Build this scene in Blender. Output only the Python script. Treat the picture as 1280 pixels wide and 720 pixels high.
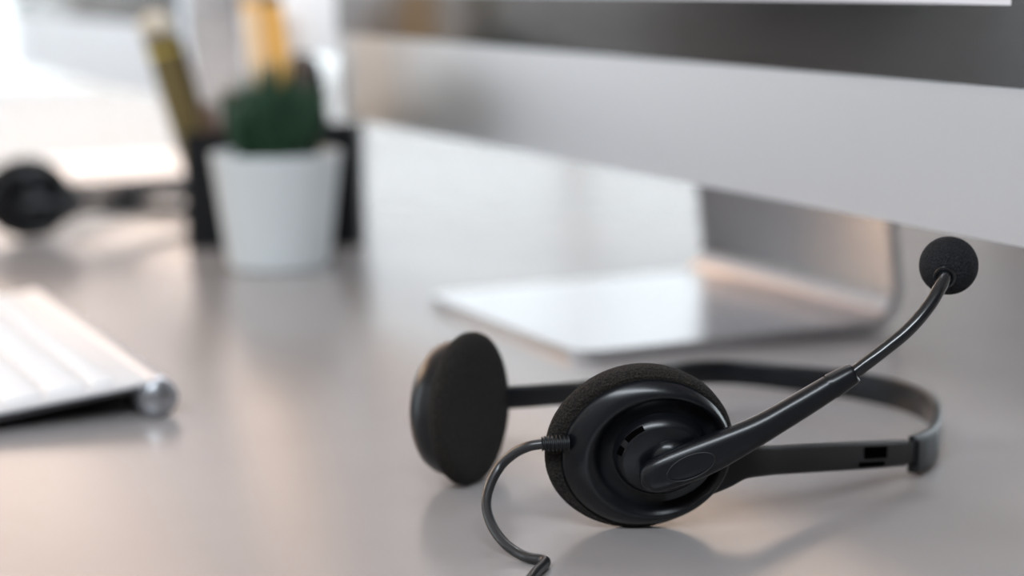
import bpy, bmesh, math, random
from mathutils import Vector, Matrix

random.seed(7)
S = bpy.context.scene
for o in list(bpy.data.objects):
    bpy.data.objects.remove(o)
COL = S.collection

# ------------------------------------------------------------------ camera
PITCH, ROLL, CAM_H = 0.1603, -0.015, 0.1975
cd = bpy.data.cameras.new('camera')
cam = bpy.data.objects.new('camera', cd)
COL.objects.link(cam)
S.camera = cam
cd.sensor_width = 36.0
cd.lens = 71.76
cd.clip_start = 0.02
cd.clip_end = 200
F = Vector((0, math.cos(PITCH), -math.sin(PITCH)))
U0 = Vector((0, math.sin(PITCH), math.cos(PITCH)))
R0 = Vector((1, 0, 0))
Rv = R0 * math.cos(ROLL) + U0 * math.sin(ROLL)
Uv = -R0 * math.sin(ROLL) + U0 * math.cos(ROLL)
m = Matrix((Rv, Uv, -F)).transposed().to_4x4()
m.translation = Vector((0, 0, CAM_H))
cam.matrix_world = m
cd.dof.use_dof = True
cd.dof.focus_distance = 0.684
cd.dof.aperture_fstop = 4.6

# ------------------------------------------------------------------ world, lights, exposure
W = bpy.data.worlds.new('world')
S.world = W
W.use_nodes = True
wn = W.node_tree
bg = wn.nodes['Background']
bg.inputs['Color'].default_value = (0.84, 0.91, 1.0, 1)
bg.inputs['Strength'].default_value = 1.9

def area_light(name, loc, target, sx, sy, power, col):
    l = bpy.data.lights.new(name, 'AREA')
    l.shape = 'RECTANGLE'; l.size = sx; l.size_y = sy
    l.energy = power; l.color = col
    o = bpy.data.objects.new(name, l)
    COL.objects.link(o)
    o.location = loc
    o.rotation_euler = (Vector(target) - Vector(loc)).to_track_quat('-Z', 'Y').to_euler()
    return o

area_light('warm_window_light', (-1.75, 2.0, 1.05), (0.0, 0.8, 0.0), 0.8, 0.8, 7, (1.0, 0.68, 0.44))
area_light('warm_glow_panel', (-1.60, 4.2, 1.2), (-0.35, 0.9, 0.0), 2.1, 1.7, 11.5, (1.0, 0.60, 0.36))  # added warm panel inside the curtain for a tan glow on the desk
area_light('ceiling_light', (0.35, 1.75, 1.90), (0.05, 0.75, 0.0), 1.2, 0.6, 17, (0.88, 0.93, 1.0))
area_light('ceiling_light', (-0.45, -1.35, 1.90), (0.05, 0.70, 0.0), 2.3, 0.4, 58, (0.84, 0.92, 1.0))

S.view_settings.view_transform = 'Standard'
S.view_settings.look = 'None'
S.view_settings.gamma = 1
S.view_settings.use_curve_mapping = False
S.view_settings.exposure = 0.95

# ------------------------------------------------------------------ materials
def mat(name, col, rough=0.5, metal=0.0, bump=None, var=None, spec=0.5, **kw):
    """bump=(scale, strength, distance); var=(scale, other colour)"""
    mt = bpy.data.materials.new(name)
    mt.use_nodes = True
    nt = mt.node_tree
    b = nt.nodes['Principled BSDF']
    b.inputs['Base Color'].default_value = (*col, 1)
    b.inputs['Roughness'].default_value = rough
    b.inputs['Metallic'].default_value = metal
    b.inputs['Specular IOR Level'].default_value = spec
    for k, v in kw.items():
        b.inputs[k.replace('_', ' ')].default_value = v
    tc = nt.nodes.new('ShaderNodeTexCoord')
    if var:
        n = nt.nodes.new('ShaderNodeTexNoise')
        n.inputs['Scale'].default_value = var[0]
        n.inputs['Detail'].default_value = 6
        nt.links.new(tc.outputs['Object'], n.inputs['Vector'])
        mx = nt.nodes.new('ShaderNodeMix'); mx.data_type = 'RGBA'
        mx.inputs[6].default_value = (*col, 1)
        mx.inputs[7].default_value = (*var[1], 1)
        rp = nt.nodes.new('ShaderNodeMapRange')
        rp.inputs[1].default_value = 0.35; rp.inputs[2].default_value = 0.65
        nt.links.new(n.outputs[0], rp.inputs[0])
        nt.links.new(rp.outputs[0], mx.inputs[0])
        nt.links.new(mx.outputs[2], b.inputs['Base Color'])
    if bump:
        n = nt.nodes.new('ShaderNodeTexNoise')
        n.inputs['Scale'].default_value = bump[0]
        n.inputs['Detail'].default_value = 4
        nt.links.new(tc.outputs['Object'], n.inputs['Vector'])
        bp = nt.nodes.new('ShaderNodeBump')
        bp.inputs['Strength'].default_value = bump[1]
        bp.inputs['Distance'].default_value = bump[2]
        nt.links.new(n.outputs[0], bp.inputs['Height'])
        nt.links.new(bp.outputs[0], b.inputs['Normal'])
    return mt

M = {}
M['desk'] = mat('desk_laminate', (0.225, 0.208, 0.204), 0.23, bump=(420, 0.05, 0.0004), var=(9, (0.24, 0.222, 0.216)))
M['plastic'] = mat('black_satin_plastic', (0.0038, 0.0044, 0.0058), 0.28, bump=(2600, 0.06, 0.0002), spec=0.34)
M['plastic_matte'] = mat('black_matte_plastic', (0.005, 0.0055, 0.0065), 0.5, bump=(2600, 0.1, 0.0002), spec=0.3)
M['gloss'] = mat('black_gloss_tube', (0.008, 0.009, 0.010), 0.2)
M['void'] = mat('black_opening', (0.001, 0.001, 0.001), 0.9, spec=0.0)
M['foam'] = mat('black_foam', (0.006, 0.0056, 0.0052), 0.95, bump=(1300, 1.0, 0.002), var=(1700, (0.030, 0.025, 0.021)), spec=0.2)
M['foam_mic'] = mat('black_microphone_foam', (0.0045, 0.0052, 0.0065), 0.9, bump=(1300, 1.0, 0.002), var=(1700, (0.017, 0.018, 0.021)), spec=0.2)
M['cable'] = mat('black_rubber_cable', (0.012, 0.012, 0.013), 0.33)
M['alu'] = mat('satin_aluminium', (0.62, 0.64, 0.68), 0.36, 1.0, bump=(3000, 0.04, 0.0001))
M['alu_stand'] = mat('polished_aluminium_stand', (0.58, 0.58, 0.60), 0.26, 1.0)
M['alu_plate'] = mat('white_anodised_plate', (0.55, 0.55, 0.56), 0.45, 0.3)
M['glass_black'] = mat('black_glass', (0.012, 0.012, 0.013), 0.16, spec=1.0)
M['key'] = mat('white_keycap', (0.62, 0.615, 0.615), 0.45)
M['shade_rim_grey'] = mat('underside_shade_and_rim_grey', (0.10, 0.10, 0.11), 0.5)  # shade under the plate put into the colour; also the grey cap rim
M['pot'] = mat('white_ceramic', (0.53, 0.55, 0.55), 0.4, bump=(60, 0.05, 0.0005))
M['soil'] = mat('potting_soil', (0.03, 0.022, 0.016), 0.95, bump=(300, 0.8, 0.002))
M['leaf'] = mat('dark_green_leaf', (0.012, 0.038, 0.019), 0.55, var=(60, (0.026, 0.070, 0.034)))
M['holder'] = mat('black_holder', (0.003, 0.003, 0.004), 0.5, bump=(900, 0.1, 0.0003), spec=0.2)
M['olive'] = mat('olive_gold_barrel', (0.15, 0.11, 0.04), 0.35, 0.35)
M['beige'] = mat('beige_cap', (0.42, 0.36, 0.28), 0.4)
M['brass'] = mat('brass_trim', (0.65, 0.50, 0.12), 0.3, 0.8)
M['yellow'] = mat('orange_yellow_pencil', (0.80, 0.42, 0.09), 0.35)
M['peach'] = mat('peach_pencil', (0.84, 0.58, 0.33), 0.35)
M['wood'] = mat('brown_wood', (0.06, 0.028, 0.016), 0.5, var=(90, (0.085, 0.042, 0.022)))
M['white'] = mat('white_card', (0.93, 0.92, 0.92), 0.6)
M['palegrey'] = mat('pale_grey_card', (0.62, 0.63, 0.65), 0.5)
M['wall'] = mat('white_wall_paint', (0.80, 0.77, 0.75), 0.8, bump=(80, 0.1, 0.001))
M['wall_dark'] = mat('charcoal_wall_paint', (0.10, 0.10, 0.105), 0.8, bump=(80, 0.1, 0.001))
M['floor'] = mat('grey_carpet', (0.22, 0.21, 0.20), 0.95, bump=(250, 0.6, 0.004), var=(30, (0.27, 0.25, 0.24)))
M['frame'] = mat('white_window_frame', (0.75, 0.74, 0.73), 0.4)
M['leg'] = mat('grey_steel', (0.3, 0.3, 0.31), 0.4, 0.6)
M['paving'] = mat('pale_terrace_paving', (0.62, 0.58, 0.54), 0.8, var=(3, (0.70, 0.66, 0.61)))
M['grille'] = mat('dark_cloth_mesh', (0.006, 0.006, 0.006), 0.9)

def screen_mat():
    mt = bpy.data.materials.new('lit_screen'); mt.use_nodes = True
    b = mt.node_tree.nodes['Principled BSDF']
    b.inputs['Base Color'].default_value = (0.02, 0.02, 0.02, 1)
    b.inputs['Roughness'].default_value = 0.15
    b.inputs['Emission Color'].default_value = (0.80, 0.80, 0.86, 1)
    b.inputs['Emission Strength'].default_value = 0.45
    return mt
M['screen'] = screen_mat()

def glass_mat():
    mt = bpy.data.materials.new('window_glass'); mt.use_nodes = True
    nt = mt.node_tree
    nt.nodes.remove(nt.nodes['Principled BSDF'])
    out = nt.nodes['Material Output']
    tr = nt.nodes.new('ShaderNodeBsdfTransparent'); tr.inputs[0].default_value = (0.96, 0.98, 0.97, 1)
    gl = nt.nodes.new('ShaderNodeBsdfGlossy'); gl.inputs['Roughness'].default_value = 0.02
    fr = nt.nodes.new('ShaderNodeFresnel'); fr.inputs[0].default_value = 1.45
    mx = nt.nodes.new('ShaderNodeMixShader')
    nt.links.new(fr.outputs[0], mx.inputs[0]); nt.links.new(tr.outputs[0], mx.inputs[1]); nt.links.new(gl.outputs[0], mx.inputs[2])
    nt.links.new(mx.outputs[0], out.inputs[0])
    return mt
M['glass'] = glass_mat()

def sheer_mat():
    mt = bpy.data.materials.new('sheer_curtain'); mt.use_nodes = True
    nt = mt.node_tree
    nt.nodes.remove(nt.nodes['Principled BSDF'])
    out = nt.nodes['Material Output']
    tr = nt.nodes.new('ShaderNodeBsdfTransparent')
    df = nt.nodes.new('ShaderNodeBsdfDiffuse'); df.inputs[0].default_value = (0.90, 0.85, 0.81, 1)
    tl = nt.nodes.new('ShaderNodeBsdfTranslucent'); tl.inputs[0].default_value = (0.90, 0.84, 0.80, 1)
    a = nt.nodes.new('ShaderNodeMixShader'); a.inputs[0].default_value = 0.6
    b = nt.nodes.new('ShaderNodeMixShader'); b.inputs[0].default_value = 0.65
    nt.links.new(df.outputs[0], a.inputs[1]); nt.links.new(tl.outputs[0], a.inputs[2])
    nt.links.new(tr.outputs[0], b.inputs[1]); nt.links.new(a.outputs[0], b.inputs[2])
    nt.links.new(b.outputs[0], out.inputs[0])
    return mt
M['sheer'] = sheer_mat()

def spun_mat():
    """turned metal of the battery cap"""
    mt = bpy.data.materials.new('turned_metal_disc'); mt.use_nodes = True
    nt = mt.node_tree; b = nt.nodes['Principled BSDF']
    b.inputs['Base Color'].default_value = (0.45, 0.46, 0.48, 1)
    b.inputs['Metallic'].default_value = 1
    b.inputs['Roughness'].default_value = 0.3
    return mt
M['spun'] = spun_mat()

# ------------------------------------------------------------------ helpers
def V(*a): return Vector(a)
def mm(*a): return Vector(a) / 1000.0

def link(name, bm, mtl, parent=None, smooth=True, loc=None, angle=40):
    me = bpy.data.meshes.new(name)
    bmesh.ops.remove_doubles(bm, verts=bm.verts, dist=1e-7)
    bmesh.ops.recalc_face_normals(bm, faces=bm.faces)
    if loc is not None:
        bmesh.ops.translate(bm, verts=bm.verts, vec=-Vector(loc))
    bm.to_mesh(me); bm.free()
    me.materials.append(mtl)
    if smooth:
        for p in me.polygons: p.use_smooth = True
        me.set_sharp_from_angle(angle=math.radians(angle))
    o = bpy.data.objects.new(name, me)
    COL.objects.link(o)
    if loc is not None: o.location = loc
    if parent: o.parent = parent
    return o

def thing(name, label, cat, loc=(0, 0, 0), rz=0.0, group=None):
    o = bpy.data.objects.new(name, None)
    o.empty_display_size = 0.02
    COL.objects.link(o)
    o.location = loc; o.rotation_euler = (0, 0, rz)
    o['label'] = label; o['category'] = cat
    if group: o['group'] = group
    return o

def tag(o, label, cat, group=None):
    o['label'] = label; o['category'] = cat
    if group: o['group'] = group
    return o

def struct(o):
    o['kind'] = 'structure'
    return o

def loft(bm, rings, cap0=True, cap1=True, closed=True):
    vs = [[bm.verts.new(p) for p in r] for r in rings]
    n = len(vs[0])
    for a, b in zip(vs[:-1], vs[1:]):
        for i in range(n if closed else n - 1):
            j = (i + 1) % n
            bm.faces.new((a[i], a[j], b[j], b[i]))
    if cap0: bm.faces.new(list(reversed(vs[0])))
    if cap1: bm.faces.new(vs[-1])
    return vs

def crom(pts, n=8):
    """Catmull-Rom through tuples of any length"""
    out = []
    P = [tuple(p) for p in pts]
    P = [tuple(2 * a - b for a, b in zip(P[0], P[1]))] + P + [tuple(2 * a - b for a, b in zip(P[-1], P[-2]))]
    for i in range(1, len(P) - 2):
        for k in range(n):
            t = k / n
            out.append(tuple(0.5 * (2 * b + (c - a) * t + (2 * a - 5 * b + 4 * c - d) * t * t + (3 * b - a - 3 * c + d) * t ** 3)
                             for a, b, c, d in zip(P[i - 1], P[i], P[i + 1], P[i + 2])))
    out.append(P[-2])
    return out

def tube(bm, pts, r, n=14, caps=True):
    """pts: Vectors; r: number or list. parallel-transport frames"""
    pts = [Vector(p) for p in pts]
    rs = r if isinstance(r, (list, tuple)) else [r] * len(pts)
    T = [((pts[min(i + 1, len(pts) - 1)] - pts[max(i - 1, 0)]).normalized()) for i in range(len(pts))]
    up = V(0, 0, 1) if abs(T[0].z) < 0.9 else V(1, 0, 0)
    nrm = (up - T[0] * up.dot(T[0])).normalized()
    rings = []
    for p, t, rr in zip(pts, T, rs):
        nrm = (nrm - t * nrm.dot(t)).normalized()
        b = t.cross(nrm)
        rings.append([p + (nrm * math.cos(a) + b * math.sin(a)) * rr for a in [2 * math.pi * k / n for k in range(n)]])
    loft(bm, rings, caps, caps)

def roundrect(hx, hy, r, k=4):
    pts = []
    for cx, cy, a0 in ((hx - r, hy - r, 0), (-hx + r, hy - r, 90), (-hx + r, -hy + r, 180), (hx - r, -hy + r, 270)):
        for i in range(k + 1):
            a = math.radians(a0 + 90 * i / k)
            pts.append((cx + r * math.cos(a), cy + r * math.sin(a)))
    return pts

def strip(bm, pts, up=V(0, 0, 1), k=3):
    """pts: (x,y,z,half_height,half_thickness,corner). rectangular section swept along a path"""
    rings = []
    for i, p in enumerate(pts):
        P = V(*p[:3]); A = V(*pts[max(i - 1, 0)][:3]); B = V(*pts[min(i + 1, len(pts) - 1)][:3])
        t = (B - A).normalized()
        u = (up - t * up.dot(t)).normalized()
        s = t.cross(u)
        c = min(p[5], p[3] * .98, p[4] * .98)
        rings.append([P + s * a + u * b for a, b in roundrect(p[4], p[3], c, k)])
    loft(bm, rings)

def box(bm, c, h, r=0.0, rot=None):
    """box at centre c with half sizes h; bevelled by r"""
    t = bmesh.new()
    bmesh.ops.create_cube(t, size=2)
    for v in t.verts: v.co = Vector((v.co.x * h[0], v.co.y * h[1], v.co.z * h[2]))
    if r > 0:
        bmesh.ops.bevel(t, geom=t.edges[:] , offset=r, segments=2, profile=0.6, affect='EDGES')
    mtx = Matrix.Translation(Vector(c)) @ (rot.to_4x4() if rot else Matrix.Identity(4))
    bmesh.ops.transform(t, matrix=mtx, verts=t.verts)
    me = bpy.data.meshes.new('tmp'); t.to_mesh(me); t.free()
    bm.from_mesh(me); bpy.data.meshes.remove(me)

class Frame:
    """local frame: origin, in-plane e1/e2, outward n; all lengths in mm"""
    def __init__(s, o, n):
        s.o = Vector(o); s.n = Vector(n).normalized()
        s.e1 = V(0, 0, 1).cross(s.n).normalized()
        s.e2 = s.n.cross(s.e1).normalized()
    def p(s, u, v, a): return s.o + (s.e1 * u + s.e2 * v + s.n * a) / 1000.0
    def ring(s, u, v, ru, rv, a, n=72):
        return [s.p(u + ru * math.cos(2 * math.pi * k / n), v + rv * math.sin(2 * math.pi * k / n), a) for k in range(n)]

def rings_obj(name, fr, prof, mtl, parent, cap0=True, cap1=True, loc=None, n=72, angle=40):
    bm = bmesh.new()
    loft(bm, [fr.ring(*p, n=n) for p in prof], cap0, cap1)
    return link(name, bm, mtl, parent, loc=loc, angle=angle)

# ------------------------------------------------------------------ the setting
ANG = math.atan2(-0.9128, 0.4084)        # the desk row: local +x runs along the monitors towards the camera, +y away from the sitter
ROOM = V(0.0313, 1.0929, 0.0)
FLOOR = -0.73
def room_obj(name, bm, mtl, smooth=False):
    o = link(name, bm, mtl, None, smooth)
    o.location = ROOM; o.rotation_euler = (0, 0, ANG)
    return o
XB, XF, YL, YR, TOP = -4.2, 3.2, -2.9, 3.4, 2.0

bm = bmesh.new(); box(bm, ((XB + XF) / 2, (YL + YR) / 2, FLOOR - 0.05), ((XF - XB) / 2 + .3, (YR - YL) / 2 + .3, 0.05))
struct(room_obj('floor', bm, M['floor']))
bm = bmesh.new(); box(bm, ((XB + XF) / 2, (YL + YR) / 2, FLOOR - 0.3), (20, 20, 0.05))
struct(room_obj('outside_ground_1', bm, M['paving']))  # unseen pale ground slab added outside the windows

WIN = [0]
def window_wall(name, axis, fixed, lo, hi, openings, z0, z1):
    """a wall with openings; each opening gets a framed window with a glass pane"""
    bm = bmesh.new()
    def seg(a, b, za, zb, th=0.06):
        if b - a < 1e-4: return
        c = ((fixed, (a + b) / 2, (za + zb) / 2) if axis == 'x' else ((a + b) / 2, fixed, (za + zb) / 2))
        h = ((th, (b - a) / 2, (zb - za) / 2) if axis == 'x' else ((b - a) / 2, th, (zb - za) / 2))
        box(bm, c, h)
    prev = lo
    for a, b in openings:
        seg(prev, a, FLOOR, TOP); seg(a, b, FLOOR, z0); seg(a, b, z1, TOP)
        prev = b
    seg(prev, hi, FLOOR, TOP)
    w = struct(room_obj(name, bm, M['wall']))
    for a, b in openings:
        WIN[0] += 1
        bm = bmesh.new()
        def bar(a_, b_, za, zb, d=0.03):
            c = ((fixed, (a_ + b_) / 2, (za + zb) / 2) if axis == 'x' else ((a_ + b_) / 2, fixed, (za + zb) / 2))
            h = ((d, (b_ - a_) / 2, (zb - za) / 2) if axis == 'x' else ((b_ - a_) / 2, d, (zb - za) / 2))
            box(bm, c, h)
        t = 0.035
        bar(a, a + t, z0, z1); bar(b - t, b, z0, z1); bar(a + t, b - t, z0, z0 + t); bar(a + t, b - t, z1 - t, z1)
        mid = (a + b) / 2
        bar(mid - t / 2, mid + t / 2, z0 + t, z1 - t)
        wo = struct(room_obj('window_%d' % WIN[0], bm, M['frame']))
        for pa, pb in ((a + t, mid - t / 2), (mid + t / 2, b - t)):
            bm = bmesh.new()
            c = ((fixed, (pa + pb) / 2, (z0 + z1) / 2) if axis == 'x' else ((pa + pb) / 2, fixed, (z0 + z1) / 2))
            h = ((0.004, (pb - pa) / 2, (z1 - z0) / 2 - t) if axis == 'x' else ((pb - pa) / 2, 0.004, (z1 - z0) / 2 - t))
            box(bm, c, h)
            link('pane', bm, M['glass'], wo, False)
    return w

window_wall('wall_back', 'x', XB, YL, YR, [(-2.6, -0.9), (-0.7, 1.0), (1.2, 2.9)], FLOOR + 0.12, 1.9)
window_wall('wall_left', 'y', YL, XB, XF, [(-3.8, -2.2), (-2.0, -0.6)], FLOOR + 0.12, 1.9)
bm = bmesh.new(); box(bm, (XF, (YL + YR) / 2, (FLOOR + TOP) / 2), (0.06, (YR - YL) / 2, (TOP - FLOOR) / 2))
struct(room_obj('wall_front', bm, M['wall_dark']))
window_wall('wall_right', 'y', YR, XB, XF, [(-4.05, -2.1), (-1.9, 0.0)], FLOOR + 0.12, 1.9)
bm = bmesh.new(); box(bm, ((XB + XF) / 2, (YL + YR) / 2, TOP + 0.05), ((XF - XB) / 2 + .06, (YR - YL) / 2 + .06, 0.05))
struct(room_obj('ceiling', bm, M['wall']))
# sheer curtain in front of the far windows
def curtain(label, y0, y1):
    bm = bmesh.new()
    n = int((y1 - y0) / 0.012)
    rows = []
    for k in range(n + 1):
        y = y0 + (y1 - y0) * k / n
        x = XB + 0.17 + 0.022 * math.sin(y * 55) + 0.008 * math.sin(y * 131 + 1)
        rows.append([V(x, y, FLOOR + 0.02), V(x, y, 1.85)])
    loft(bm, rows, False, False, closed=False)
    o = room_obj('sheer_curtain', bm, M['sheer'], True)
    tag(o, label, 'curtain')
curtain('white sheer curtain hanging across the far windows behind the desk row', YL + 0.12, YR - 0.1)

# ------------------------------------------------------------------ desk
desk = thing('desk', 'long grey laminate desk with a soft sheen under the headset and monitors', 'desk', ROOM, ANG)
bm = bmesh.new(); box(bm, (-0.4, 0.22, -0.015), (2.1, 0.88, 0.015), 0.002)
link('desktop', bm, M['desk'], desk, True)
for x in (-2.42, -0.45, 1.62):
    for y in (-0.58, 1.02):
        bm = bmesh.new(); box(bm, (x, y, (FLOOR - 0.03) / 2), (0.025, 0.025, (-FLOOR - 0.03) / 2), 0.003)
        link('leg', bm, M['leg'], desk)

# ------------------------------------------------------------------ monitors
def monitor(label, loc, zb, group, off=0.0, w=0.335):
    t = thing('desktop_monitor', label, 'monitor', loc, ANG, group)
    chin, hgt, b = 0.058, 0.455, 0.030
    z0, z1 = zb, zb + hgt
    bm = bmesh.new()
    rings = []
    for y, s, rr in ((0.000, 1.0, .008), (0.004, 1.0, .008), (0.012, 0.985, .012), (0.028, 0.80, .03), (0.040, 0.45, .05)):
        rings.append([V(px + off, y, (z0 + z1) / 2 + pz) for px, pz in roundrect(w * s, hgt / 2 * s, rr, 5)])
    loft(bm, rings)
    link('chassis', bm, M['alu'], t, angle=25)
    bm = bmesh.new()
    box(bm, (off, -0.0008, (z0 + chin + z1) / 2 - .001), (w - 0.001, 0.0012, (hgt - chin) / 2 - .001), 0.0008)
    link('glass_bezel', bm, M['glass_black'], t)
    bm = bmesh.new()
    box(bm, (off, -0.0021, (z0 + chin + b + z1 - b) / 2), (w - b * 0.8, 0.0003, (z1 - z0 - chin - 2 * b) / 2))
    link('screen', bm, M['screen'], t, False)
    # stand: one bent sheet of metal, the foot running back and turning up
    prof = [(-0.0443, 0.0), (-0.0443, 0.0035)]
    path = [(-0.044 + .014 * (1 - math.cos(math.radians(a))), 0.003) for a in range(0, 91, 15)] + [(0.0, 0.0032), (0.06, 0.0034), (0.105, 0.0036)]
    cy, cz, r = 0.1225, 0.0236, 0.020
    for k in range(0, 9):
        a = math.radians(-90 + 86 * k / 8)
        path.append((cy + r * math.cos(a), cz + r * math.sin(a)))
    path += [(0.138, 0.06), (0.130, 0.12), (0.118, 0.19), (0.104, 0.25)]
    half = 0.1015
    def sheet(pts, th, w0=None):
        bm = bmesh.new(); rings = []
        for i, (y, z) in enumerate(pts):
            a = pts[max(i - 1, 0)]; c = pts[min(i + 1, len(pts) - 1)]
            dy, dz = c[0] - a[0], c[1] - a[1]; l = math.hypot(dy, dz)
            ny, nz = -dz / l, dy / l
            hw = half - (0.014 * (1 - math.sin(math.acos(max(0.0, min(1.0, 1 - (y + .044) / .014))))) if y < -.03 else 0)
            rings.append([V(-hw, y - ny * th, z - nz * th), V(hw, y - ny * th, z - nz * th),
                          V(hw, y + ny * th, z + nz * th), V(-hw, y + ny * th, z + nz * th)])
        loft(bm, rings)
        return bm
    link('stand', sheet(path, 0.003, True), M['alu_stand'], t, angle=30)
    bm = bmesh.new(); box(bm, (0, 0.072, 0.262), (0.03, 0.035, 0.012), 0.004)
    link('hinge', bm, M['alu'], t)
    return t

G_MON = None
monitor('large silver aluminium monitor with black glass bezel filling the upper right, behind the headset', (0.0313, 1.0929, 0), 0.0898, G_MON, 0.018, 0.382)
monitor('distant silver monitor at the upper left, beyond the potted plant and pen holder', (-0.400, 1.93, 0), 0.0900, G_MON)

# ------------------------------------------------------------------ keyboard
def keyboard():
    root = thing('keyboard', 'thin white and aluminium compact keyboard on the left of the desk', 'keyboard', (-0.1558, 0.8778, 0), ANG)
    L, D, TR = 0.279, 0.126, 0.0090       # tube axis lies on local x, plate runs to -y
    def top(y):                            # height of the plate's top at local y (0 at tube axis, -D at the front)
        return 0.0178 + (0.0178 - 0.0055) * (y / D)
    bm = bmesh.new()
    rings = []
    for x in (-L, -L + 0.0015, -0.0015, 0.0):
        e = 0.0006 if x in (-L, 0.0) else 0.0
        rings.append([V(x, -D + e, top(-D) - e), V(x, -D + e, top(-D) - 0.0022), V(x, -0.004, top(0) - 0.0024), V(x, 0.001, top(0) - 0.002), V(x, 0.001, top(0) + 0.0001 - e), V(x, -0.004, top(-0.004) - e)])
    loft(bm, rings)
    link('plate', bm, M['alu_plate'], root, angle=25)
    bm = bmesh.new()
    tube(bm, [V(-L, 0, TR), V(-L + .001, 0, TR), V(-0.001, 0, TR), V(0, 0, TR)], [TR - .0006, TR, TR, TR - .0006], 40)
    link('battery_tube', bm, M['alu'], root, angle=30)
    # end cap: flat turned disc, coned so its shape gives the hourglass sheen
    fr = Frame(V(0, 0, TR), (1, 0, 0))
    capo = rings_obj('battery_cap', fr, [(0, 0, 7.6, 7.6, -1), (0, 0, 7.6, 7.6, 0.7), (0, 0, 7.2, 7.2, 1.0), (0, 0, 3.6, 3.6, 1.9), (0, 0, 0.1, 0.1, 2.8)], M['spun'], root, n=48, loc=V(0, 0, TR))
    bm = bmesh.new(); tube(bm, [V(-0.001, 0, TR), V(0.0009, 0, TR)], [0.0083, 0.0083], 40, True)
    link('cap_rim', bm, M['shade_rim_grey'], root)
    # underside, coloured dark for the shade beneath the plate
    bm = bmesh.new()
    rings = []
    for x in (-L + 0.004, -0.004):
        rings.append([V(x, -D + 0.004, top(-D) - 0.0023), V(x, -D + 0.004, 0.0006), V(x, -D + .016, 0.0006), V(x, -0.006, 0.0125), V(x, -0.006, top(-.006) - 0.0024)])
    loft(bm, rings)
    link('underside', bm, M['shade_rim_grey'], root, False)
    slope = math.atan2(0.0178 - 0.0055, D)
    rot = Matrix.Rotation(slope, 3, 'X')
    cache = {}
    def key(x0, x1, y0, y1):
        w, d = (x1 - x0), (y1 - y0)
        k = (round(w, 4), round(d, 4))
        if k not in cache:
            bm = bmesh.new()
            rs = [[V(px, py, z) for px, py in roundrect(w / 2 - e, d / 2 - e, 0.0018, 2)] for z, e in ((0, 0), (0.0012, 0), (0.0016, 0.0004))]
            loft(bm, rs, False, True)
            o = link('key', bm, M['key'], root)
            cache[k] = o
        else:
            o = cache[k].copy(); COL.objects.link(o); o.parent = root
        yc = (y0 + y1) / 2
        o.location = V((x0 + x1) / 2, yc, top(yc) + 0.0000)
        o.rotation_euler = (slope, 0, 0)
    g = 0.0028
    xr, xl = -0.006, -L + 0.006
    span = xr - xl
    def row(yb, depth, widths):
        tot = sum(widths); x = xl
        for w in widths:
            ww = span * w / tot
            key(x + g / 2, x + ww - g / 2, yb - depth + g / 2, yb - g / 2)
            x += ww
    row(-0.0165, 0.0125, [1] * 14)
    y = -0.0290
    for ws in ([1] * 13 + [1.5], [1.5] + [1] * 12 + [1.0], [1.75] + [1] * 11 + [1.75], [2.25] + [1] * 10 + [2.25]):
        row(y, 0.0190, ws); y -= 0.0190
    row(y, 0.0190, [1, 1, 1, 1.25, 5, 1.25, 1, 1, 1, 1])
keyboard()

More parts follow.
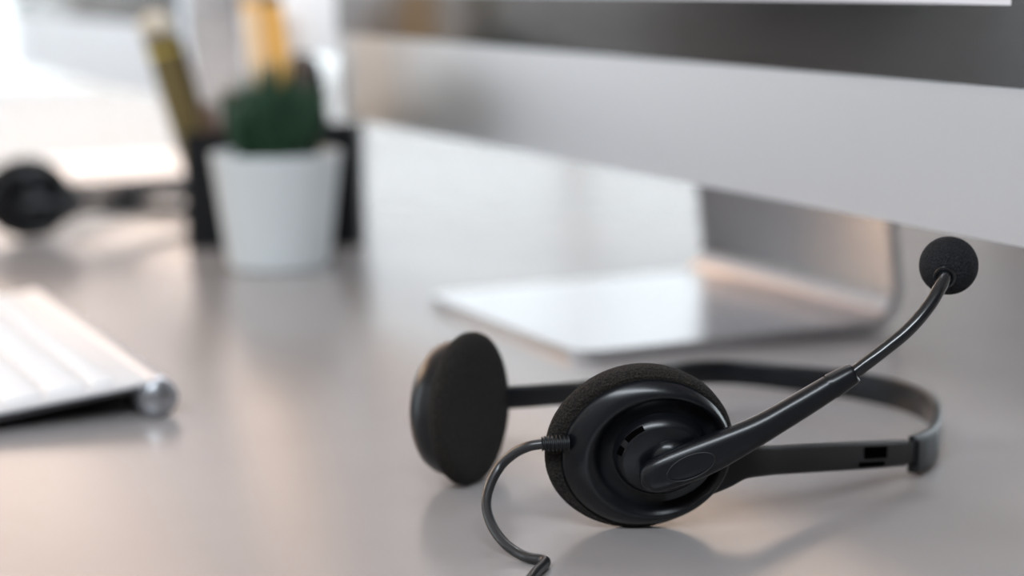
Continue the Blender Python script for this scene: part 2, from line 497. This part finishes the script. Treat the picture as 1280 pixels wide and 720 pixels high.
# ------------------------------------------------------------------ headset
def headset(boom_fold=False, cable=True, label='', root_loc=(0.09, 0.76, 0)):
    RL = Vector(root_loc)
    root = thing('headset', label, 'headset', RL)
    def L(name, bm, m_, angle=40, parent=root):
        bmesh.ops.translate(bm, verts=bm.verts, vec=-RL)
        return link(name, bm, m_, parent, angle=angle)
    # ---- near cup, its outer face leaning down towards the camera
    y_, p_ = math.radians(6), math.radians(18)
    fr = Frame(V(.0431, .683, .0296), (math.sin(y_) * math.cos(p_), -math.cos(y_) * math.cos(p_), -math.sin(p_)))
    fr.o -= RL
    def RO(name, f_, prof, m_, angle=40, parent=root): return rings_obj(name, f_, prof, m_, parent, angle=angle)
    RO('ear_cushion', fr, [(0, 0, .5, .5, -8), (0, 0, 12, 12, -8.6), (0, 0, 21, 21, -9.6), (0, 0, 27, 27, -9.4), (0, 0, 30.5, 30.5, -7.6), (0, 0, 32.3, 31.4, -5), (0, 0, 32.8, 31.8, -2),
                           (.4, 0, 32.3, 31.3, -.3), (1.0, -.2, 31.0, 30.2, .9), (1.6, -.4, 28, 27.5, .5), (1.6, -.4, 26, 25.5, -3)], M['foam'])
    hs = [(2.3, -.6, 27, 27, -3), (2.0, -.6, 28.9, 28.6, -1), (2.0, -.6, 29.5, 29.2, .1), (2.1, -.6, 29.6, 29.2, .8), (2.8, -.4, 28.7, 28.5, 2.2), (4.0, -.1, 27.1, 27.0, 4.0),
          (5.2, .2, 25.6, 25.3, 5.3), (5.7, .4, 24.5, 24.0, 5.7), (5.8, .4, 23.8, 23.3, 5.4), (6.6, .4, 21.6, 21.6, 2.8), (6.8, .1, 20.6, 20.2, 1.2), (7, -.2, 17.0, 16.2, .8), (7, -.2, 10, 10, .8)]
    shell = RO('ear_cup', fr, hs, M['plastic'], 50)
    RO('cup_hub', fr, [(7, -.2, 16.7, 15.7, .4), (7, -.2, 16.4, 15.3, 3.0), (7, -.2, 16.0, 14.9, 4.1), (7.1, -.2, 14.2, 13.2, 6.0), (7.1, -.2, 13.6, 12.6, 6.25), (7.1, -.2, 3, 3, 6.4)], M['plastic'], 50)
    hub = (7.0, -.2)
    # vent slots on the bevel of the hub
    for a0, a1 in ((118, 147), (158, 171)):
        bm = bmesh.new(); rings = []
        for k in range(7):
            a = math.radians(a0 + (a1 - a0) * k / 6); c, s = math.cos(a), math.sin(a)
            rings.append([fr.p(hub[0] + c * 15.2, hub[1] + s * 14.1, 4.2) + RL, fr.p(hub[0] + c * 16.05, hub[1] + s * 14.95, 4.5) + RL,
                          fr.p(hub[0] + c * 14.6, hub[1] + s * 13.55, 5.85) + RL, fr.p(hub[0] + c * 14.2, hub[1] + s * 13.2, 5.2) + RL])
        loft(bm, rings)
        L('vent_slot', bm, M['void'])
    # ---- boom: pivot ball, paddle, collar, tube, ring, foam ball
    pv = Vector((0.0530, 0.6770, 0.0291)) - RL
    bpiv = Frame(pv, fr.n)
    boom = RO('microphone_boom', bpiv, [(0, 0, 6.6, 6.6, -3), (0, 0, 6.4, 6.4, .2), (0, 0, 5.7, 5.7, 1.6), (0, 0, 4.2, 4.2, 2.9), (0, 0, 2.2, 2.2, 3.6), (0, 0, .2, .2, 3.8)], M['plastic'])
    pad = [(42.8, 674.8, 20.9, .6, .6), (43.5, 674.5, 21.1, 3.0, 1.6), (44.8, 674.3, 21.7, 4.6, 2.6), (47.1, 673.8, 22.8, 5.7, 3.3), (50.6, 673.5, 24.4, 6.3, 3.7), (56.1, 673.5, 26.6, 6.65, 3.9), (64.2, 673.5, 29.8, 6.6, 4.0), (72.3, 673.5, 33.5, 6.0, 4.1),
           (80.4, 673.5, 37.5, 5.2, 4.1), (88.6, 674.1, 41.9, 4.7, 4.1), (96.8, 674.5, 46.7, 4.5, 4.1), (107.0, 675.5, 52.7, 4.2, 4.0)]
    def sections(bm, pts, n=22, e=2.4, cap1=True):
        pts = crom(pts, 5); rings = []
        for i, p in enumerate(pts):
            P = mm(*p[:3]); A = mm(*pts[max(i - 1, 0)][:3]); B = mm(*pts[min(i + 1, len(pts) - 1)][:3])
            t = (B - A).normalized()
            d = V(0, -1, 0); d = (d - t * d.dot(t)).normalized(); w = d.cross(t)
            rg = []
            for k in range(n):
                a = 2 * math.pi * k / n; c, s = math.cos(a), math.sin(a)
                c = math.copysign(abs(c) ** (2 / e), c); s = math.copysign(abs(s) ** (2 / e), s)
                rg.append(P + (w * c * p[3] + d * s * p[4]) / 1000)
            rings.append(rg)
        loft(bm, rings)
    bm = bmesh.new(); sections(bm, pad)
    paddle = L('boom_arm', bm, M['plastic'], 60, boom)
    # oval inlay groove and raised oval
    of = mm(59.6, 669.6, 27.1)
    t = (mm(72.3, 673.5, 33.5) - mm(47.1, 673.5, 22.8)).normalized(); d = V(0, -1, 0); d = (d - t * d.dot(t)).normalized(); w = d.cross(t)
    bm = bmesh.new()
    path = []
    for k in range(41):
        a = 2 * math.pi * k / 40
        x, y = 8.6 * math.cos(a), 3.9 * math.sin(a)
        s_ = abs(y) / 6.6
        dep = -4.0 * (1 - s_ ** 2.4) ** (1 / 2.4) + 4.0
        path.append(of + (t * x + w * y) / 1000 - d * dep / 1000)
    tube(bm, path, 0.00035, 8, False)
    L('oval_inlay', bm, M['plastic_matte'], 60, boom)
    bm = bmesh.new(); sections(bm, [(107.0, 675.5, 52.7, 3.6, 3.5), (107.7, 675.6, 53.0, 3.6, 3.5)]); sections(bm, [(107.6, 675.6, 53.0, 4.2, 4.0), (108.1, 675.6, 53.3, 4.35, 4.1), (114.2, 676.5, 56.7, 3.7, 3.6), (114.8, 676.6, 57.0, 3.2, 3.2)])
    L('boom_collar', bm, M['plastic'], 35, boom)
    tb = crom([(112.4, 676.5, 55.5), (116.1, 676.5, 58.0), (121.2, 676.5, 61.9), (127.0, 677.5, 66.1), (132.3, 678.5, 70.1), (137.1, 680.0, 74.5), (141.8, 682.5, 79.5), (145.4, 685.5, 84.2), (148.1, 689.5, 87.3), (149.9, 694.5, 89.1)], 6)
    bm = bmesh.new(); tube(bm, [mm(*p) for p in tb], 0.0023, 20)
    L('boom_tube', bm, M['gloss'], 60, boom)
    bc = mm(151.5, 699.5, 90.0)
    bn = (mm(148.2, 690.1, 87.3) - bc).normalized()
    bf = Frame(bc - RL, bn)
    prof = []
    for k in range(19):
        a = math.radians(-88 + 176 * k / 18)
        rr = 10.15 * math.cos(a)
        prof.append((0, 0, rr, rr, 10.15 * math.sin(a)))
    mic = RO('microphone_foam', bf, prof, M['foam_mic'], 60, boom)
    rf = [(0, 0, 2.4, 2.4, 8.8), (0, 0, 3.9, 3.9, 8.8), (0, 0, 4.0, 4.0, 9.9), (0, 0, 3.7, 3.7, 10.6), (0, 0, 3.0, 3.0, 10.7), (0, 0, 2.5, 2.5, 10.2)]
    RO('microphone_collar', bf, rf, M['plastic'], 40, boom)
    # ---- near arm: flared yoke plus sleeve
    bm = bmesh.new()
    arm = [(54, 693.5, 20.5, 8, 1.2, .9), (60, 691.5, 20.6, 9.2, 1.5, .9), (66, 690.0, 20.8, 9.0, 1.7, 1.2), (72.5, 690.0, 21.6, 7.5, 1.9, 1.5), (79.5, 692.6, 22.8, 6.1, 2.1, 1.7), (86, 697.0, 22.0, 5.5, 2.2, 1.8), (94, 704, 20.6, 5.3, 2.2, 1.8),
           (106, 713.8, 18.6, 5.3, 2.2, 1.8), (118.6, 724.5, 16.3, 5.3, 2.2, 1.8), (133, 737, 13.6, 5.2, 2.2, 1.8), (146.4, 749, 11.2, 5.0, 2.1, 1.6)]
    strip(bm, [tuple(c / 1000 for c in p) for p in crom(arm, 4)])
    near_arm = L('arm', bm, M['plastic'], 50)
    # window and notch in the sleeve
    def on_arm(f, dz, off):
        a, b = V(118.6, 724.5, 16.3), V(146.4, 749, 11.2)
        t_ = (b - a).normalized(); side = V(t_.y, -t_.x, 0).normalized()
        return (a + (b - a) * f + V(0, 0, dz) + side * off) / 1000
    for (f0, f1, za, zb) in ((.30, .66, -1.0, 3.6), (.22, .62, -4.0, -2.2)):
        bm = bmesh.new()
        rings = []
        for f in (f0, f1):
            rings.append([on_arm(f, za, 1.0), on_arm(f, zb, 1.0), on_arm(f, zb, 2.5), on_arm(f, za, 2.5)])
        loft(bm, rings)
        L('size_window', bm, M['void'], 30, near_arm)
    # slider between sleeve and headband
    bm = bmesh.new()
    sl = [(145, 747.6, 11.4, 3.9, 1.2, .6), (150, 753, 10.6, 4.2, 1.3, .6), (155, 760, 10.0, 4.2, 1.3, .6)]
    strip(bm, [tuple(c / 1000 for c in p) for p in crom(sl, 3)])
    L('slider', bm, M['plastic_matte'])
    # ---- headband
    hb = [(150.5, 753.5, 10.4, 6.2, 1.5, 1), (156, 761.5, 9.9, 6.1, 1.6, 1.2), (162.5, 774, 9.6, 6.0, 1.6, 1.2), (168.5, 792, 9.9, 6.1, 1.6, 1.2), (172.0, 812, 10.3, 6.3, 1.6, 1.2), (171.5, 832, 10.8, 6.4, 1.6, 1.2), (166, 849, 11.1, 6.4, 1.6, 1.2),
          (156, 864.5, 11.1, 6.3, 1.6, 1.2), (140.6, 881, 10.9, 6.0, 1.6, 1.2), (121.5, 893, 10.9, 5.8, 1.6, 1.2), (107, 897, 11.8, 5.7, 1.6, 1.2), (93, 896, 13, 5.6, 1.6, 1.2), (77, 884, 15.2, 5.5, 1.6, 1.2), (62, 864, 17.6, 5.4, 1.6, 1.2), (56, 855, 18.7, 5.2, 1.6, 1.2)]
    bm = bmesh.new(); strip(bm, [tuple(c / 1000 for c in p) for p in crom(hb, 5)])
    L('headband', bm, M['plastic'], 50)
    # clip that grips the slider at the band's near end
    bm = bmesh.new()
    cl = [(151.5, 754.9, 8.4, 6.5, 2.4, 1.0), (155.5, 761.0, 8.0, 6.7, 2.6, 1.1), (160, 769.5, 7.9, 6.6, 2.5, 1.1), (163.0, 776, 8.1, 6.2, 2.2, 1.1)]
    strip(bm, [tuple(c / 1000 for c in p) for p in crom(cl, 4)])
    L('band_clip', bm, M['plastic_matte'], 40)
    bm = bmesh.new()
    cl = [(63, 865.5, 15.4, 6.5, 2.4, 1.0), (58, 857.5, 16.4, 6.6, 2.5, 1.0), (53, 850.5, 17.4, 6.3, 2.2, 1.0)]
    strip(bm, [tuple(c / 1000 for c in p) for p in crom(cl, 4)])
    L('band_clip', bm, M['plastic_matte'], 40)
    # ---- far arm
    bm = bmesh.new()
    fa = [(55, 853, 18.7, 4.5, 1.9, 1.5), (41, 830, 21.5, 4.6, 2.0, 1.5), (25.2, 806, 24.3, 4.6, 2.0, 1.5), (11, 791, 26.5, 4.6, 2.0, 1.5), (-1, 781, 28.0, 4.6, 2.0, 1.5), (-14, 774.0, 28.8, 5.2, 2.0, 1.5), (-26, 770, 29, 6.5, 2.0, 1.5), (-33, 768, 29, 7.5, 1.8, 1.4)]
    strip(bm, [tuple(c / 1000 for c in p) for p in crom(fa, 4)])
    far_arm = L('arm', bm, M['plastic'], 50)
    bm = bmesh.new()
    a, b = V(1, 782.6, 27.9), V(19, 799, 25.3)
    side = V((b - a).y, -(b - a).x, 0).normalized()
    rings = []
    for f in (0, 1):
        q = a + (b - a) * f
        rings.append([(q + side * s_ + V(0, 0, z)) / 1000 for s_, z in ((1.2, -1.6), (1.2, 1.6), (2.1, 1.6), (2.1, -1.6))])
    loft(bm, rings)
    L('size_window', bm, M['void'], 30, far_arm)
    # ---- far cup, foam side turned to the right
    ya = math.radians(63)
    ff = Frame(V(-.0143, .757, .0289) - RL, (math.sin(ya), -math.cos(ya), 0.03))
    RO('ear_cushion', ff, [(0, 0, 24, 24, -5), (0, 0, 28, 28, -5), (0, 0, 29.3, 29.1, -3.8), (0, 0, 29.6, 29.2, -2.2), (0, 0, 29.0, 28.7, -0.8), (0, 0, 26.5, 26.2, .6), (0, 0, 22, 22, 1.0), (0, 0, 12, 12, .6), (0, 0, .5, .5, .3)], M['foam'])
    RO('ear_cup', ff, [(0, 0, 23, 23, -3.5), (0, 0, 26.3, 26.3, -3.8), (0, 0, 26.5, 26.5, -6), (0, 0, 26.3, 26.3, -9), (0, 0, 25.6, 25.6, -12), (0, 0, 24.2, 24.2, -14.6), (0, 0, 22.0, 22.0, -16.6), (0, 0, 21, 21, -16.9), (0, 0, 20, 20, -15.8), (0, 0, 14, 14, -14), (0, 0, 13, 13, -16.5), (0, 0, .5, .5, -17)], M['plastic'], 45)
    # ---- cable
    if cable:
        cb = crom([(9.6, 675.5, 34.5), (5.1, 676.3, 33.6), (0, 679.0, 30.6), (-5.0, 680.0, 25.8), (-8.6, 676.0, 20.1), (-9.8, 671.0, 14.5), (-7.9, 665.0, 9.1), (-3.9, 659.0, 4.9), (0.6, 654.6, 2.6), (4.6, 650.5, 2.0), (8.2, 648.5, 2.0), (9.6, 646.0, 2.0), (8.6, 641.5, 2.0),
                   (6.2, 634.0, 2.0), (3.5, 622.0, 2.0), (0.0, 600.0, 2.0), (-6, 560, 2.0), (-22, 500, 2.0), (-30, 430, 2.0), (-12, 350, 2.0), (30, 280, 2.0)], 6)
        bm = bmesh.new(); tube(bm, [mm(*p) for p in cb], 0.0018, 14)
        L('cable', bm, M['cable'], 60)
        bm = bmesh.new(); pts = []; rs = []
        for k in range(29):
            f = k / 28
            pts.append(mm(18.6, 675.9, 34.7).lerp(mm(9.3, 675.5, 34.5), f)); rs.append((2.75 - .35 * f + (.22 if k % 4 < 2 else -.22)) / 1000)
        tube(bm, pts, rs, 18)
        L('strain_relief', bm, M['plastic_matte'], 30)
    if boom_fold:
        # swing the boom round its pivot until it lies along the arm
        rot = Matrix.Rotation(math.radians(27), 4, fr.n)
        mt = Matrix.Translation(pv) @ rot.inverted() @ Matrix.Translation(-pv)
        boom.matrix_local = mt
    return root
headset(label='black headset with foam ear cushions and raised microphone boom in the foreground')

# second headset far away, seen only as a cup and a low band
h2 = headset(True, False, 'small blurred black headset lying at the far left edge of the desk', root_loc=(0.0436, 0.692, 0))
h2.location = (-0.3480, 1.470, 0.0008)
h2.rotation_euler = (0, 0, math.radians(6))

# ------------------------------------------------------------------ potted plant
pot = thing('potted_plant', 'small white tapered pot with a bushy dark green plant, in front of the pen holder', 'plant', (-0.1530, 1.330, 0))
bm = bmesh.new()
def cring(r, z, n=48): return [V(r * math.cos(2 * math.pi * k / n), r * math.sin(2 * math.pi * k / n), z) for k in range(n)]
loft(bm, [cring(.0305, 0.0), cring(.0328, .0012), cring(.0335, .004), cring(.0422, .072), cring(.0428, .0735), cring(.0424, .0748), cring(.0412, .0748), cring(.0402, .0735), cring(.039, .062), cring(.01, .062)])
link('pot', bm, M['pot'], pot)
bm = bmesh.new(); loft(bm, [cring(.0388, .060), cring(.0388, .0635), cring(.02, .066), cring(.002, .067)])
link('soil', bm, M['soil'], pot)
bm = bmesh.new()
rnd = random.Random(3)
for i in range(520):
    a = rnd.uniform(0, 2 * math.pi); r = 0.034 * math.sqrt(rnd.random())
    base = V(r * math.cos(a) * .7, r * math.sin(a) * .7, .064)
    lean = rnd.uniform(0.15, 1.0) * r / .034
    h = rnd.uniform(.034, .078) * (1.0 - .35 * (r / .034) ** 2)
    tip = base + V(math.cos(a) * lean * .020, math.sin(a) * lean * .020, h)
    mid = base.lerp(tip, .55) + V(0, 0, .004)
    t = rnd.uniform(0, math.pi); w = rnd.uniform(.0014, .0028)
    s = V(math.cos(t), math.sin(t), 0) * w
    vs = [bm.verts.new(p) for p in (base - s * .5, base + s * .5, mid + s, tip, mid - s)]
    bm.faces.new(vs)
f_ = link('foliage', bm, M['leaf'], pot, False)
f_['kind'] = 'stuff'

# ------------------------------------------------------------------ pen holder and what stands in it
HZ = math.radians(1)
hold = thing('pen_holder', 'black rectangular pen holder standing behind the white plant pot', 'holder', (-0.1665, 1.452, 0), HZ)
hx, hy, hh, th = .0610, .040, .0815, .0022
bm = bmesh.new()
def rr(sx, sy, r, z): return [V(a, b, z) for a, b in roundrect(sx, sy, r, 4)]
loft(bm, [rr(hx - .001, hy - .001, .004, 0), rr(hx, hy, .005, .001), rr(hx, hy, .005, hh - .0006), rr(hx - .0006, hy - .0006, .0046, hh), rr(hx - th, hy - th, .003, hh), rr(hx - th, hy - th, .003, .003)])
link('shell', bm, M['holder'], hold)
for x in (-.018, .022):
    bm = bmesh.new(); box(bm, (x, 0, .038), (.0009, hy - th, .036))
    link('divider', bm, M['holder'], hold, False)

def stick(name, label, cat, base, tip, r, mtl, group=None, tipmat=None, tip_len=0.012, extra=None):
    """a pen or pencil from base to tip; parts barrel and cap"""
    base, tip = Vector(base), Vector(tip)
    t = thing(name, label, cat, base, 0, group)
    d = (tip - base); l = d.length; d.normalize()
    bm = bmesh.new()
    tube(bm, [V(0, 0, 0), d * .0006, d * (l - tip_len)], [r * .9, r, r], 16)
    link('barrel', bm, mtl, t)
    if tipmat:
        bm = bmesh.new()
        if extra == 'round':
            pts, rs = [], []
            for k in range(9):
                a = math.radians(90 * k / 8)
                pts.append(d * (l - tip_len + tip_len * .3 + tip_len * .7 * math.sin(a))); rs.append(max(r * 1.12 * math.cos(a), r * .05))
            tube(bm, [d * (l - tip_len)] + pts, [r * 1.12] + rs, 16)
        else:
            tube(bm, [d * (l - tip_len), d * (l - .0006), d * l], [r, r, r * .9], 16)
        link('end_cap', bm, tipmat, t)
    return t, d, l
t, d, l = stick('marker_pen', 'thick olive gold marker pen leaning far left out of the black holder', 'pen', (-.2090, 1.452, .0050), (-.2490, 1.440, .1640), .0116, M['olive'], None, M['beige'], .016, 'round')
bm = bmesh.new(); tube(bm, [d * (l - .030), d * (l - .026)], [.0124, .0124], 16); link('brass_ring', bm, M['brass'], t)
bm = bmesh.new(); tube(bm, [d * .04 + V(.0130, 0, 0), d * (l - .018) + V(.0130, 0, 0)], [.0028, .0028], 10); link('pocket_clip', bm, M['holder'], t)
stick('pencil', 'peach coloured pencil, left one of the two upright pencils behind the plant', 'pencil', (-.1630, 1.437, .0050), (-.1785, 1.435, .1725), .0070, M['peach'], None, M['yellow'], .006)
stick('pencil', 'orange yellow pencil, right one of the two upright pencils behind the plant', 'pencil', (-.1485, 1.437, .0050), (-.1645, 1.435, .1745), .0068, M['yellow'], None, M['wood'], .006)
stick('pencil', 'short brown pencil low in the left of the holder, beside the marker pen', 'pencil', (-.1990, 1.426, .0050), (-.2110, 1.424, .1010), .0055, M['wood'], None, M['wood'], .01)
stick('pencil', 'short brown pencil leaning right, low in the holder left of the plant', 'pencil', (-.2120, 1.480, .0050), (-.2030, 1.477, .1060), .0055, M['wood'], None, M['wood'], .01)
stick('pen', 'black pen standing at the right of the holder, under the white card', 'pen', (-.1230, 1.445, .0050), (-.1385, 1.445, .1310), .0055, M['holder'], None, M['gloss'], .02, 'round')
stick('pencil', 'brown pencil at the right of the holder, beside the black pen', 'pencil', (-.1380, 1.455, .0050), (-.1475, 1.455, .1330), .0050, M['wood'], None, M['wood'], .006)
stick('metal_ruler', 'slim pale grey ruler standing left of the two upright pencils', 'ruler', (-.1790, 1.462, .0050), (-.1870, 1.462, .1640), .0040, M['palegrey'], None, M['palegrey'], .004)
# white tag on a stick
tg = thing('tag_card', 'bright white rectangular card on a thin stick above the right of the holder', 'card', (-.1420, 1.468, .0050))
bm = bmesh.new(); tube(bm, [V(0, 0, 0), V(0, 0, .14)], .0012, 8); link('stick', bm, M['wood'], tg)
bm = bmesh.new(); box(bm, (0, -.002, .161), (.0240, .0012, .034), .001); link('card', bm, M['white'], tg)
